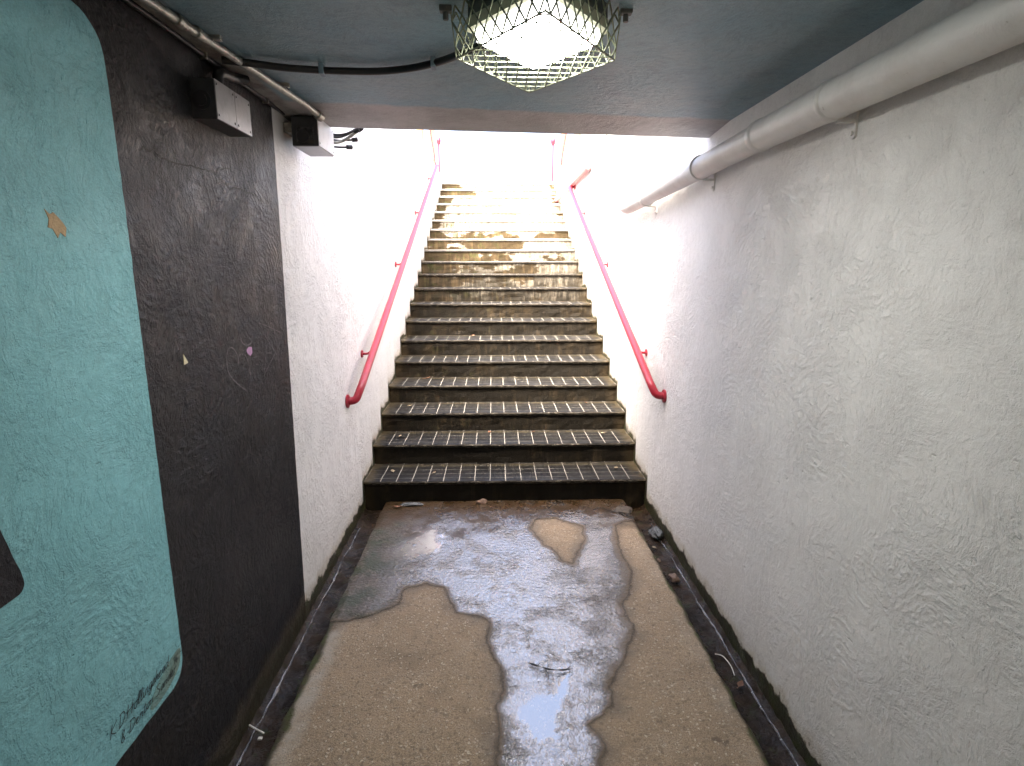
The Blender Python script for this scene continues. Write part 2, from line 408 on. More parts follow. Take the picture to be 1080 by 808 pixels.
def m_emit(strength):
    t = NT('glowing diffuser'); s_ = t.xyz(t.pos())       # tubes behind the middle of the diffuser: hot centre, dimmer rim
    u = t.math('DIVIDE', t.math('SUBTRACT', s_[0], .046), .170); v = t.math('DIVIDE', t.math('SUBTRACT', s_[1], 1.61), .213)
    d = t.math('ADD', t.math('ABSOLUTE', u), t.math('ABSOLUTE', v))
    k = t.math('POWER', t.math('SUBTRACT', 1, t.math('MINIMUM', d, 1)), 1.3)
    return t.done(t.n('Emission', {'Color': (1., .985, .92), 'Strength': t.math('MULTIPLY_ADD', k, strength, .14)}))

M_WALL = m_wall(); M_CEIL = m_ceiling(); M_FLOOR = m_floor(); M_PUD = m_puddle(); M_GUT = m_gutter(); M_TRI = m_trickle()
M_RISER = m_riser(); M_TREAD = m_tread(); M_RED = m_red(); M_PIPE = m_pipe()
M_BLACK = m_paint('black wall paint', (.0080, .0080, .0098), (.0135, .0130, .0150), .36, .0055, spec=.26)
M_TEAL = m_paint('teal wall paint', (.225, .505, .550), (.190, .440, .480), .5, .0042, dirt=False, spec=.3)
M_NOTCH = m_paint('black letter hole paint', (.010, .009, .012), (.014, .013, .016), .5, .0035, dirt=False, spec=.3)
M_INK = m_simple('black marker ink', (.012, .012, .016), .5, var=.3)
M_CHALK = m_simple('grey chalk line', (.20, .18, .19), .9, var=.6, sc_=60, thr=(.4, .6))
M_PINK = m_simple('pink chalk', (.42, .24, .40), .9)
M_TAN = m_simple('bare tan render', (.42, .30, .17), .85, sc_=60, dist=.003)
M_CREAM = m_simple('cream chip', (.62, .55, .36), .8)
M_GALV = m_simple('galvanised steel', (.34, .335, .30), .42, .75, var=.4, sc_=45)
M_STEEL = m_simple('brushed cover steel', (.22, .22, .225), .38, .7, var=.18, sc_=25)
M_BOXDK = m_simple('dark box paint', (.032, .032, .034), .45, var=.4)
M_BOXWH = m_simple('white box enamel', (.70, .70, .71), .4, var=.1)
M_RUBBER = m_simple('black cable sheath', (.014, .014, .015), .45, var=.3)
M_CAGE = m_simple('olive cage steel', (.22, .24, .165), .5, .2, var=.4, sc_=60)
M_LAMPB = m_simple('lamp housing', (.10, .105, .10), .5, var=.3)
M_RIM = m_simple('yellowed lamp rim', (.50, .50, .38), .5, var=.15)
M_EMIT = m_emit(28.0)
M_WOOD = m_simple('brown post paint', (.20, .115, .055), .7, var=.4)
M_TWIG = m_simple('wet twig bark', (.018, .013, .009), .4, var=.4, sc_=80)
M_STONE = m_simple('brown stone', (.17, .105, .07), .6, var=.5, sc_=50, dist=.004)
M_GSTONE = m_simple('wet grey rubble', (.09, .095, .095), .22, var=.6, sc_=40, dist=.006)
M_CHUNK = m_simple('damp brown concrete', (.065, .048, .032), .7, var=.5, sc_=30, dist=.004)
M_LEAF = m_simple('dead leaf', (.16, .075, .04), .75, var=.5, sc_=60)
M_LEAF2 = m_simple('pale dead leaf', (.20, .16, .10), .75, var=.4, sc_=60)
M_PAPER = m_simple('dirty white paper', (.66, .63, .57), .7, var=.25, sc_=60)
M_PAVE = m_simple('street paving', (.34, .32, .29), .85, var=.3, sc_=4, dist=.004)
M_SLAB = m_simple('slab concrete', (.38, .36, .34), .85, var=.3, sc_=8, dist=.004)
M_CRACK = m_simple('dirt in crack', (.012, .009, .006), .7)

# ------------------------------------------------------------------ floor, water, gutters
def seg_dist(px, py, poly):
    d = np.full(px.shape, 9.)
    n = len(poly)
    for i in range(n):
        x0, y0 = poly[i]; x1, y1 = poly[(i + 1) % n]
        dx, dy = x1 - x0, y1 - y0; L = dx * dx + dy * dy + 1e-12
        t = np.clip(((px - x0) * dx + (py - y0) * dy) / L, 0, 1)
        d = np.minimum(d, np.hypot(px - x0 - t * dx, py - y0 - t * dy))
    return d
def inside(px, py, poly):
    r = np.zeros(px.shape, bool); n = len(poly)
    for i in range(n):
        x0, y0 = poly[i]; x1, y1 = poly[(i + 1) % n]
        c = ((y0 > py) != (y1 > py)) & (px < (x1 - x0) * (py - y0) / ((y1 - y0) or 1e-9) + x0)
        r ^= c
    return r
def sdf(px, py, poly):            # positive inside
    d = seg_dist(px, py, poly); return np.where(inside(px, py, poly), d, -d)
DRY_A = [(-.90, 2.41), (-.816, 2.429), (-.756, 2.438), (-.638, 2.488), (-.571, 2.556), (-.538, 2.678), (-.439, 2.729), (-.348, 2.685), (-.305, 2.578), (-.263, 2.477), (-.182, 2.448), (-.122, 2.394), (-.107, 2.256), (-.076, 2.125), (-.048, 2.061), (-.055, 1.949), (-.078, 1.861), (-.076, 1.734), (-.065, 1.637), (-.03, 1.4), (-.05, 1.1), (.04, .8)]
WET_R = [(.677, 3.242), (.673, 2.952), (.644, 2.737), (.575, 2.522), (.561, 2.389), (.544, 2.263), (.485, 2.128), (.416, 2.037), (.384, 1.953), (.367, 1.865), (.312, 1.808), (.267, 1.77), (.296, 1.723), (.303, 1.665), (.284, 1.6), (.30, 1.35), (.22, 1.0), (.14, .8)]
WET = DRY_A + WET_R[::-1] + [(.70, 3.40), (.78, 3.45), (.90, 3.45), (.90, 3.83), (-.90, 3.83)]
ISLE = [(.191, 3.492), (.326, 3.514), (.465, 3.385), (.474, 3.223), (.409, 3.059), (.36, 2.919), (.306, 2.942), (.264, 3.097), (.192, 3.207), (.157, 3.348)]
POOL1 = [(.012, 1.859), (.081, 1.924), (.159, 1.922), (.198, 2.037), (.235, 2.052), (.199, 1.921), (.148, 1.822), (.139, 1.728), (.076, 1.708), (.032, 1.763)]
POOL2 = [(-.622, 3.231), (-.595, 3.411), (-.394, 3.405), (-.352, 3.104), (-.573, 2.978), (-.739, 3.004)]
STAIN = [(.29, 2.95), (.38, 2.95), (.47, 2.6), (.44, 2.3), (.36, 2.15), (.30, 2.3), (.33, 2.6)]   # barely damp tongue in the wet sheet
def fbm(x, y, s, o=0.):
    v = np.array([mn.fractal((a * s + o, b * s, o), .8, 2.1, 4) for a, b in zip(x.ravel(), y.ravel())])
    return v.reshape(x.shape)
XL, XR = -.855, .848
ys = np.concatenate([np.arange(YB, .6, .3), np.arange(.6, Y1 + .02, .0125)])
xs = np.linspace(XL, XR, 137)
GX, GY = np.meshgrid(xs, ys)
w = np.minimum(sdf(GX, GY, WET), -sdf(GX, GY, ISLE))
jit = fbm(GX, GY, 5) * .022 + fbm(GX, GY, 17, 5.) * .006
w = w + jit
WETV = np.clip(.5 + (w + fbm(GX, GY, 40, 5.) * .006) / .06, 0, 1)
DAMP = np.clip(1 + (w + fbm(GX, GY, 9, 6.) * .03) / .085, 0, 1) ** 1.6 * .85
THIN = [(.30, 2.85), (.50, 2.95), (.70, 3.45), (.66, 2.6), (.52, 2.15), (.36, 1.95), (.31, 2.4)]
DEEP = np.clip(w / .065, 0, 1) * (1 - .62 * np.clip(sdf(GX, GY, THIN) / .10 + .45 + fbm(GX, GY, 8, 3.) * .8, 0, 1))
POOLV = np.clip(np.maximum(sdf(GX, GY, POOL1) / .02, sdf(GX, GY, POOL2) / .07 - .3) + .5 + fbm(GX, GY, 20, 2.) * .9, 0, 1)
MUD = np.clip(-sdf(GX, GY, ISLE) / .05, 0, 1) * np.clip((GY - 3.30 + fbm(GX, GY, 3.5, 8.) * .22) / .16, 0, 1)
EDGE = .006 * np.array([[mn.noise((0, y * 9, .3 if x < 0 else 7.7)) for x in xs] for y in ys])
def grid_mesh(name, mat, z, mask=None, pull=0.):
    ny, nx = GX.shape
    keep = np.ones((ny, nx), bool) if mask is None else mask
    idx = -np.ones((ny, nx), int); ids = np.argwhere(keep); idx[keep] = np.arange(len(ids))
    und = fbm(GX, GY, 2.2, 4.) * .0025
    ex = np.where(np.abs(GX) > .82, EDGE * 1.6, 0)
    co = np.stack([GX + ex, GY, und + z - .006 * np.clip((np.abs(GX) - .828) / .02, 0, 1)], -1)[keep]
    fs = []
    for j in range(ny - 1):
        for i in range(nx - 1):
            q = (idx[j, i], idx[j, i + 1], idx[j + 1, i + 1], idx[j + 1, i])
            if min(q) >= 0: fs.append(tuple(int(k) for k in q))
    me = bpy.data.meshes.new(name); me.from_pydata([tuple(c) for c in co], [], fs)
    for nm, A in (('wet', WETV), ('damp', DAMP), ('pool', POOLV), ('mud', MUD), ('deep', DEEP)):
        at = me.attributes.new(nm, 'FLOAT', 'POINT'); at.data.foreach_set('value', A[keep].astype(np.float32))
    me.materials.append(mat)
    me.polygons.foreach_set('use_smooth', [True] * len(me.polygons))
    o = bpy.data.objects.new(name, me); COL.objects.link(o); return o
fl = grid_mesh('floor', M_FLOOR, 0.)
tag(fl, 'worn brown concrete floor of the underpass between the two gutters', None, None, 'structure')
mk = WETV > .02
mk2 = mk.copy()
for a in (1, -1):
    for ax in (0, 1): mk2 |= np.roll(mk, a, ax)
pu = grid_mesh('water', M_PUD, .0025, mk2)
tag(pu, 'shallow shining sheet of water spread across the middle of the concrete floor', None, None, 'structure')
# solid edge of the floor slab above the gutters
bm = bmesh.new()
for side, xe in ((-1, XL), (1, XR)):
    yy = np.arange(.6, Y1, .03)
    top = []; bot = []
    for y in yy:
        e = .0096 * mn.noise((0, y * 9, .3 if side < 0 else 7.7))
        top.append(bm.verts.new((xe + e, y, -.004 + mn.fractal((xe * 2.2 + 4, y * 2.2, 4), .8, 2.1, 4) * .0025)))
        bot.append(bm.verts.new((xe + e * 1.5 + side * .012, y, GZ - .01)))
    for i in range(len(yy) - 1): bm.faces.new((top[i], top[i + 1], bot[i + 1], bot[i]))
ed = link('floor_edge', bm, M_GUT)
ed.parent = fl
def gutter(side, label):
    bm = bmesh.new(); rng = random.Random(side)
    yy = np.concatenate([[YB], np.arange(.6, Y1 + .30, .02)])
    us = np.linspace(0, 1, 9); rows = []
    xi = XL + .02 if side < 0 else XR - .02
    for y in yy:
        r = []
        for u in us:
            x = xi + (side * (XW + .01) - xi) * u
            n = mn.fractal((x * 14, y * 14, side * 3.), .8, 2.1, 4)
            z = GZ - .012 * math.sin(math.pi * min(1, u * 1.05)) + n * .008
            if u > .93: z += .028 + n * .012
            r.append(bm.verts.new((x, y, z)))
        rows.append(r)
    for a, b in zip(rows, rows[1:]):
        for i in range(len(us) - 1): bm.faces.new((a[i], a[i + 1], b[i + 1], b[i]))
    bmesh.ops.recalc_face_normals(bm, faces=bm.faces[:])
    o = link('drain_gutter', bm, M_GUT, None, True)
    return tag(o, label, 'gutter', 'gutters along the foot of the walls', 'thing')
gl = gutter(-1, 'dark slimy drain gutter at the foot of the teal and black wall')
gr = gutter(1, 'dark slimy drain gutter with stones at the foot of the plain white wall')
def trickle(side, label):
    """a ribbon of running water lying along the wall side of the gutter"""
    bm = bmesh.new(); rows = []
    y = 1.2
    while y < 3.55:
        k = mn.fractal((1.7, y * 6, side * 9.), .8, 2, 4)
        wdt = max(.0015, .0055 + .005 * k)
        c = side * (.974 + .007 * mn.noise((4., y * 4, side)) + .004 * mn.noise((9., y * 17, side)))
        r = []
        for j in range(9):
            u = j / 8; x = c + (u - .5) * 2 * wdt
            dz = .007 * math.sin(math.pi * u) * (1 + .5 * mn.noise((x * 40, y * 35, 2.)))
            r.append(bm.verts.new((x, y, GZ + dz - .003 + .004 * mn.noise((c * 20, y * 20, 5.)))))
        rows.append(r); y += .008
    for a, b in zip(rows, rows[1:]):
        for j in range(8): bm.faces.new((a[j], a[j + 1], b[j + 1], b[j]))
    bmesh.ops.recalc_face_normals(bm, faces=bm.faces[:])
    o = link('gutter_water', bm, M_TRI, None, True)
    tag(o, label, None, None, 'structure')
trickle(-1, 'thin glittering trickle of water along the gutter below the black wall')
trickle(1, 'thin glittering trickle of water along the gutter below the white wall')

# ------------------------------------------------------------------ side walls, ceiling
def wall(side, label):
    bm = bmesh.new()
    a, b = (XW, XW + .3) if side > 0 else (-XW - .3, -XW)
    box(bm, a, b, YB, YTOP + .3, -.12, ZW)
    o = link('side_wall', bm, M_WALL)
    return tag(o, label, 'wall', None, 'thing')
wl = wall(-1, 'rough rendered wall painted with a teal shape on black, white towards the stairs')
wr = wall(1, 'plain rough rendered white wall that carries the thick pipe')
def sheet(name, poly, x, mat, parent, th=.0015):
    """a coat of paint on the left wall: outline in (y, z)"""
    bm = bmesh.new(); prism(bm, poly, 0, -XW - .001, x)
    return link(name, bm, mat, parent)
bw = [(2.588, 2.31), (2.590, 2.155), (2.580, 1.685), (2.562, 1.139), (2.543, .598), (2.524, .079), (2.52, -.10), (-1.4, -.10), (-1.4, 2.31)]
tag(sheet('black_paint', wobble(bw, .03, .004, 1), -XW + .0012, M_BLACK, wl), 'glossy black painted area')
teal = roundpoly([(1.514, 2.20), (1.519, 1.80), (1.515, 1.0), (1.512, .452), (-.9, .452), (-.9, 2.24), (1.26, 2.24)], [.09, 0, 0, .075, .05, .05, .06], 8)
tp = tag(sheet('teal_paint', wobble(teal, .02, .003, 2), -XW + .0026, M_TEAL, wl), 'teal painted panel with rounded corners')
notch = roundpoly([(1.047, 1.030), (1.035, 1.014), (.45, 1.005), (.45, 1.62), (.90, 1.62)], .012, 4)
tag(sheet('black_shape', wobble(notch, .02, .002, 3), -XW + .0038, M_NOTCH, wl), 'black painted opening inside the teal panel')
chip = [(1.250, 1.757), (1.262, 1.748), (1.272, 1.752), (1.288, 1.738), (1.303, 1.722), (1.298, 1.703), (1.284, 1.711), (1.276, 1.699), (1.266, 1.718), (1.252, 1.722), (1.258, 1.738)]
tag(sheet('bare_patch', wobble(chip, .004, .004, 4), -XW + .0038, M_TAN, wl), 'tan bare patch where teal paint flaked off')
smear = roundpoly([(1.505, .555), (1.500, .495), (1.40, .465), (1.33, .470), (1.38, .52), (1.45, .545)], .03, 4)
M_SMEAR = m_paint('khaki overpaint', (.15, .21, .17), (.17, .35, .34), .5, .004, dirt=False)
tag(sheet('khaki_smear', wobble(smear, .01, .006, 5), -XW + .0034, M_SMEAR, wl), 'khaki smear under the signature')
tag(sheet('cream_chip', [(1.706, 1.385), (1.716, 1.372), (1.728, 1.355), (1.704, 1.352)], -XW + .0026, M_CREAM, wl), 'small cream chip in the black paint')
def ribbon(bm, pts, x, w):
    """a flat pen stroke on the left wall through (y, z) points"""
    P = [Vector((p[0], p[1])) for p in pts]; L = []; Rr = []
    for i, p in enumerate(P):
        d = (P[min(i + 1, len(P) - 1)] - P[max(i - 1, 0)])
        if d.length < 1e-9: d = Vector((1, 0))
        d.normalize(); n = Vector((-d.y, d.x)) * w * .5
        L.append(bm.verts.new((x, *(p + n)))); Rr.append(bm.verts.new((x, *(p - n))))
    for i in range(len(P) - 1): bm.faces.new((L[i], L[i + 1], Rr[i + 1], Rr[i]))
# chalk drawings on the black paint: px in the zoom (7 px per photo px) mapped through the wall plane by a bilinear fit
def zz(x, y):                     # photo pixel -> (y, z) on the left wall
    f, p, yaw = 600, .2021, .0294
    dx, dy = (x - 540) / f, (y - 404) / f
    cy_, sy_ = math.cos(yaw), math.sin(yaw); cp, sp = math.cos(p), math.sin(p)
    v = Vector((dx, cp - sp * dy, -sp - cp * dy))
    v = Vector((cy_ * v.x + sy_ * v.y, -sy_ * v.x + cy_ * v.y, v.z))
    t = (-XW + .0678) / v.x
    return (t * v.y, 1.6403 + t * v.z)
def z7(pts): return [zz(230 + a / 8.97, 330 + b / 8.97) for a, b in pts]
def smooth(pts, n=5):
    P = [Vector(p) for p in pts]; o = []
    for i in range(len(P) - 1):
        p0, p1, p2, p3 = P[max(i - 1, 0)], P[i], P[i + 1], P[min(i + 2, len(P) - 1)]
        for k in range(n):
            t = k / n
            o.append(.5 * ((2 * p1) + (p2 - p0) * t + (2 * p0 - 5 * p1 + 4 * p2 - p3) * t * t + (3 * p1 - p0 - 3 * p2 + p3) * t ** 3))
    o.append(P[-1]); return [(v.x, v.y) for v in o]
bm = bmesh.new(); xc_ = -XW + .0024
for s in ([(190, 485), (180, 410), (140, 340), (105, 330), (80, 370), (75, 450), (85, 540), (120, 610), (200, 690), (275, 745)],
          [(190, 410), (215, 388), (250, 400), (280, 470), (300, 570), (305, 640), (285, 720)],
          [(200, 215), (220, 275), (255, 303), (295, 295), (315, 260), (322, 205)]):
    ribbon(bm, smooth(z7(s)), xc_, .0042)
for s in ([(380, 95), (520, 155), (595, 235), (440, 570)], [(385, 135), (510, 330), (560, 420), (575, 535)], [(470, 150), (455, 300), (435, 545)], [(530, 170), (555, 330), (575, 470)], [(455, 380), (500, 378)]):
    ribbon(bm, smooth(z7(s), 4), xc_, .0032)
tag(link('chalk_drawing', bm, M_CHALK, wl), 'thin chalk heart, smile and star scribble')
bm = bmesh.new()
for s in ([(146, 158), (160, 160), (178, 170), (200, 175), (214, 178), (226, 183), (238, 196), (252, 200), (267, 205), (276, 214)], [(226, 183), (232, 178), (243, 181)]):
    q = smooth([zz(*p) for p in s], 5); q = [(a + .006 * mn.noise((a * 40, b * 40, 1)), b + .012 * mn.noise((a * 45, b * 45, 7))) for a, b in q]
    ribbon(bm, q, xc_, .0035)
tag(link('paint_crack', bm, M_CRACK, wl), 'ragged crack across the black paint')
bm = bmesh.new(); q = z7([(262, 350), (285, 320), (315, 325), (318, 380), (300, 410), (270, 380)])
bm.faces.new([bm.verts.new((xc_, *p)) for p in q])
link('pink_chalk_mark', bm, M_PINK, wl)
# hand lettering
G = {
 'K': [[(0,0),(.15,1)],[(.75,1),(.1,.45),(.7,0)]], '.': [[(.05,0),(.12,.06)]],
 'D': [[(.1,0),(.2,1)],[(0,1),(.55,.95),(.75,.55),(.5,.1),(0,0)]],
 'H': [[(0,0),(.15,1)],[(.6,0),(.75,1)],[(-.1,.45),(.85,.6)]],
 'o': [[(.4,.5),(.12,.45),(.05,.15),(.25,0),(.45,.2),(.4,.5),(.6,.45)]],
 'l': [[(.1,.2),(.35,.85),(.28,1),(.15,.8),(.1,.2),(.2,0),(.35,.1)]],
 'i': [[(.1,.5),(.08,.1),(.2,0),(.32,.12)],[(.14,.72),(.17,.76)]],
 'n': [[(.05,0),(.1,.5)],[(.1,.35),(.3,.5),(.38,.4),(.36,.05),(.5,.05)]],
 'g': [[(.45,.5),(.15,.48),(.08,.2),(.25,.05),(.42,.3),(.45,.5),(.38,-.3),(.2,-.42),(.05,-.25),(.55,.15)]],
 's': [[(.05,.1),(.3,.55),(.36,.2),(.22,0),(.05,.05)],[(.36,.15),(.5,.15)]],
 'h': [[(.05,0),(.2,1)],[(.1,.3),(.3,.5),(.4,.4),(.38,.05),(.52,.08)]],
 'e': [[(.05,.22),(.35,.35),(.3,.52),(.12,.42),(.08,.12),(.25,0),(.45,.12)]],
 'a': [[(.42,.48),(.15,.46),(.06,.15),(.22,.02),(.42,.42),(.42,.05),(.56,.06)]],
 'd': [[(.42,.46),(.15,.46),(.06,.15),(.22,.02),(.42,.35),(.55,1),(.45,.1),(.58,.03)]],
 't': [[(.25,.9),(.14,.15),(.24,0),(.36,.08)],[(.02,.6),(.42,.64)]],
 'r': [[(.05,0),(.1,.5),(.14,.34),(.3,.5),(.42,.42)]],
 'u': [[(.08,.5),(.08,.12),(.2,0),(.38,.15),(.42,.5),(.42,.05),(.55,.05)]],
 'S': [[(.6,.85),(.4,1),(.15,.85),(.25,.6),(.5,.4),(.45,.1),(.2,0),(0,.12)]],
 '&': [[(.5,0),(.15,.7),(.25,.95),(.4,.8),(.1,.35),(.1,.05),(.3,0),(.5,.35)]],
 "'": [[(.1,1),(.06,.8)]], '1': [[(.08,.8),(.22,1),(.12,0)]], '6': [[(.4,1),(.12,.5),(.12,.1),(.3,0),(.42,.25),(.28,.42),(.12,.25)]],
}
ADV = {'.': .22, 'i': .34, 'l': .36, "'": .2, '1': .34, ' ': .35, 'K': .8, 'D': .82, 'H': .9, 'S': .7, '&': .65, 's': .46, 't': .42, 'r': .42}
def script(bm, txt, y, z, h, sx, slant=.25, rise=0., seed=1):
    rng = random.Random(seed); cx = y
    for ch in txt:
        if ch != ' ':
            for s in G[ch]:
                q = [(cx + (a + b * slant) * h * sx, z + b * h + rise * (cx - y) + rng.uniform(-.03, .03) * h) for a, b in s]
                ribbon(bm, smooth(q, 3) if len(q) > 2 else q, -XW + .0044, .0023)
        cx += ADV.get(ch, .52) * h * sx
    return cx
bm = bmesh.new()
script(bm, 'K.D.Hollingshead', 1.192, .528, .030, 1.02, rise=.03, seed=3)
script(bm, '& Denton Sander', 1.222, .486, .027, 1.18, rise=.04, seed=5)
script(bm, "'16", 1.462, .520, .022, 1.0, seed=9)
tag(link('painted_signature', bm, M_INK, wl), 'black hand lettered signature in two slanting lines')

# roof slab over the passage
bm = bmesh.new()
nx = 24; rows = []
for j, (fy, dz) in enumerate(((0, 0), (.86, 0), (1.0, -.020))):
    r = []
    for i in range(nx + 1):
        x = -XW - .25 + (2 * XW + .5) * i / nx
        ye = 2.935 + .055 * x + .006 * mn.noise((x * 6, 0, 2.)) 
        ys_ = 2.62 + .098 * x
        y = YR if j == 0 else (ys_ if j == 1 else ye)
        r.append(bm.verts.new((x, y, ZC + .0 - .008 * x + dz + (.003 * mn.noise((x * 9, 1., 4.)) if j == 2 else 0))))
    rows.append(r)
rt = [[bm.verts.new((v.co.x, v.co.y, 2.95)) for v in rows[k]] for k in (0, 2)]
def strip(a, b):
    for i in range(nx): bm.faces.new((a[i], b[i], b[i + 1], a[i + 1]))
strip(rows[0], rows[1]); strip(rows[1], rows[2]); strip(rows[2], rt[1]); strip(rt[1], rt[0]); strip(rt[0], rows[0])
bm.faces.new([rows[0][0], rt[0][0], rt[1][0], rows[2][0], rows[1][0]]); bm.faces.new([rows[0][-1], rows[1][-1], rows[2][-1], rt[1][-1], rt[0][-1]])
bmesh.ops.recalc_face_normals(bm, faces=bm.faces[:])
ce = link('ceiling_slab', bm, M_CEIL)
tag(ce, 'rough blue grey painted concrete ceiling slab spanning both walls', 'ceiling', None, 'thing')
bm = bmesh.new(); box(bm, -XW - .3, XW + .3, YB - .3, YB, -.12, ZW)
tag(link('end_wall', bm, M_WALL), 'white end wall closing the passage behind the viewer', 'wall', None, 'thing')

# street level round the stairwell: one sheet with openings
bm = bmesh.new(); E_ = 60.
xs_ = [-E_, -XW - .28, XW + .28, E_]; yy_ = [-E_, YB - .28, YR, 2.9, YTOP + .30, E_]
V = [[bm.verts.new((x, y, 3.10)) for x in xs_] for y in yy_]
for j in range(5):
    for i in range(3):
        if i == 1 and j in (1, 3): continue
        bm.faces.new((V[j][i], V[j][i + 1], V[j + 1][i + 1], V[j + 1][i]))
tag(link('street_pavement', bm, M_PAVE), 'street level paving round the top of the stairwell', None, None, 'structure')

# ------------------------------------------------------------------ staircase
stair = thing('staircase', 'long flight of mossy concrete steps with dark tiled treads climbing to daylight', 'staircase', (0, Y1, 0))
for n in range(1, NST + 1):
    y0 = Y1 + (n - 1) * T; z1 = n * RI
    bm = bmesh.new(); NXS = 40
    ylast = y0 + T + .05 if n < NST else YTOP + .32
    # riser block, its face slightly uneven and set back under the nosing
    z0 = (n - 1) * RI - (.03 if n > 1 else .09)
    zt = z1 - .030
    g = []
    for k in range(5):
        z = z0 + (zt - z0) * k / 4
        g.append([bm.verts.new((-XW + 2 * XW * i / NXS, y0 + .022 + .007 * mn.fractal((i * .35, z * 22, n * 3.3), .8, 2.1, 3), z)) for i in range(NXS + 1)])
    back = [bm.verts.new((-XW + 2 * XW * i / NXS, ylast, zt)) for i in range(NXS + 1)]
    for a, b in zip(g + [], g[1:] + [back]):
        for i in range(NXS): bm.faces.new((a[i], a[i + 1], b[i + 1], b[i]))
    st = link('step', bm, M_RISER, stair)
    # tiled tread slab with a chipped nosing
    bm = bmesh.new()
    prof = [(.014, -.0295), (.004, -.024), (-.001, -.010), (.004, -.001), (.018, 0.), (.10, .0), (ylast - y0 - .001, 0.)]
    rows = []
    for k, (dy, dz) in enumerate(prof):
        r = []
        for i in range(NXS * 2 + 1):
            x = -XW + XW * i / NXS
            c = .010 * max(0, mn.fractal((x * 7, n * 5.1, .5), .7, 2.1, 4)) + .0025 * mn.noise((x * 30, n, k * .3)) if k < 4 else 0
            if k < 4: c += .02 * max(0, mn.noise((x * 2.3, n * 9.7, 3.)) - .5)
            sag = .003 * mn.noise((x * 1.5, n * 4.4, dy * 2))
            r.append(bm.verts.new((x, y0 + dy + c, z1 + dz - c * .35 + (sag if k > 0 else 0))))
        rows.append(r)
    for a, b in zip(rows, rows[1:]):
        for i in range(NXS * 2): bm.faces.new((a[i], a[i + 1], b[i + 1], b[i]))
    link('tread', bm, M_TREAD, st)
bm = bmesh.new()
# ------------------------------------------------------------------ handrails
def handrail(side, label, top):
    hr = thing('handrail', label, 'handrail', (side * XW, 3.5, .85), 'red handrails on the stair walls')
    x = side * .918; sx_ = side
    A = Vector((x, 3.52, .925)); m = (2.652 - .925) / (7.795 - 3.52)
    B = Vector((x, top, .925 + m * (top - 3.52)))
    path = [(side * (XW - .004), 3.475, .838), (side * .945, 3.478, .843), A + Vector((0, -.012, -.02)), B] if side > 0 else [(side * (XW - .004), 3.50, .812), (side * .945, 3.505, .816), A + Vector((0, .03, -.03)), B]
    if side > 0: path += [(side * .945, top + .06, B.z + .02), (side * (XW - .004), top + .06, B.z + .02)]
    bm = bmesh.new(); tube(bm, bend(path, .06, 7), .0245, 16)
    link('rail', bm, M_RED, hr, True)
    def flange(y, z, r=.042):
        bm = bmesh.new(); tube(bm, [(side * (XW + .002), y, z), (side * (XW - .010), y, z), (side * (XW - .014), y, z)], [r, r, r * .8], 20)
        return link('wall_flange', bm, M_RED, hr, False)
    flange(path[0][1], path[0][2])
    if side > 0: flange(top + .06, B.z + .02)
    for yb in (3.95, 5.47, 6.95, 8.4):
        if yb > top: continue
        zr = A.z + m * (yb - A.y)
        bm = bmesh.new()
        tube(bm, bend([(side * (XW - .004), yb, zr - .055), (side * (XW - .05), yb, zr - .055), (x, yb, zr - .018)], .025, 5), .0085, 10)
        br = link('rail_bracket', bm, M_RED, hr, True)
        bm = bmesh.new(); tube(bm, [(side * (XW + .002), yb, zr - .055), (side * (XW - .008), yb, zr - .055)], .026, 16)
        for dz in (.016, -.016): tube(bm, [(side * (XW - .007), yb, zr - .055 + dz), (side * (XW - .012), yb, zr - .055 + dz)], .005, 6)
        link('bracket_plate', bm, M_RED, br)
handrail(-1, 'red tube handrail on the stair wall beyond the black paint', 8.9)
handrail(1, 'red tube handrail on the stair wall below the thick white pipe', 7.80)
bm = bmesh.new(); tube(bm, [(.965, 6.57, 2.703), (.965, 8.3, 2.716), (.965, 10.15, 2.732)], .032, 12)
lv = thing('level_rail', 'faded pink level rail fixed high on the wall near the top of the stairs', 'rail', (.965, 6.57, 2.70))
link('rail_tube', bm, m_simple('faded pink paint', (.50, .24, .24), .5), lv, True)
for y in (6.7, 8.4, 9.9):
    bm = bmesh.new(); box(bm, .955, 1.002, y - .015, y + .015, 2.69, 2.73, .004); link('wall_clip', bm, M_RED, lv)

# ------------------------------------------------------------------ thick white pipe
pp = thing('wall_pipe', 'thick white painted pipe running along the top of the plain white wall', 'pipe', (.93, 1.0, 2.11))
PX = .930
def pz(y): return 2.112 + .008 * math.sin((y - 1) * 1.3) - max(0, y - 2.2) * .014
bm = bmesh.new()
pts = [(PX, y, pz(y)) for y in (-6.1, -2, 0, 1.0, 1.5, 2.0, 2.22)]
tube(bm, pts, .0555, 28); link('pipe_section', bm, M_PIPE, pp, True)
bm = bmesh.new()
pts = bend([(PX, 2.20, pz(2.2)), (PX, 3.0, pz(3.0)), (PX, 4.50, pz(4.5)), (PX, 6.30, pz(4.5) + 1.18), (PX + .2, 6.5, pz(4.5) + 1.30)], .16, 10)
tube(bm, pts, .0520, 28); link('pipe_section', bm, M_PIPE, pp, True)
def ring(y, r0, w, parent, name='pipe_collar'):
    bm = bmesh.new()
    tube(bm, [(PX, y - w, pz(y)), (PX, y - w * .8, pz(y)), (PX, y + w * .8, pz(y)), (PX, y + w, pz(y))], [r0 + .0005, r0 + .0055, r0 + .0055, r0 + .0005], 28)
    return link(name, bm, M_PIPE, parent, True)
ring(2.235, .0535, .022, pp)
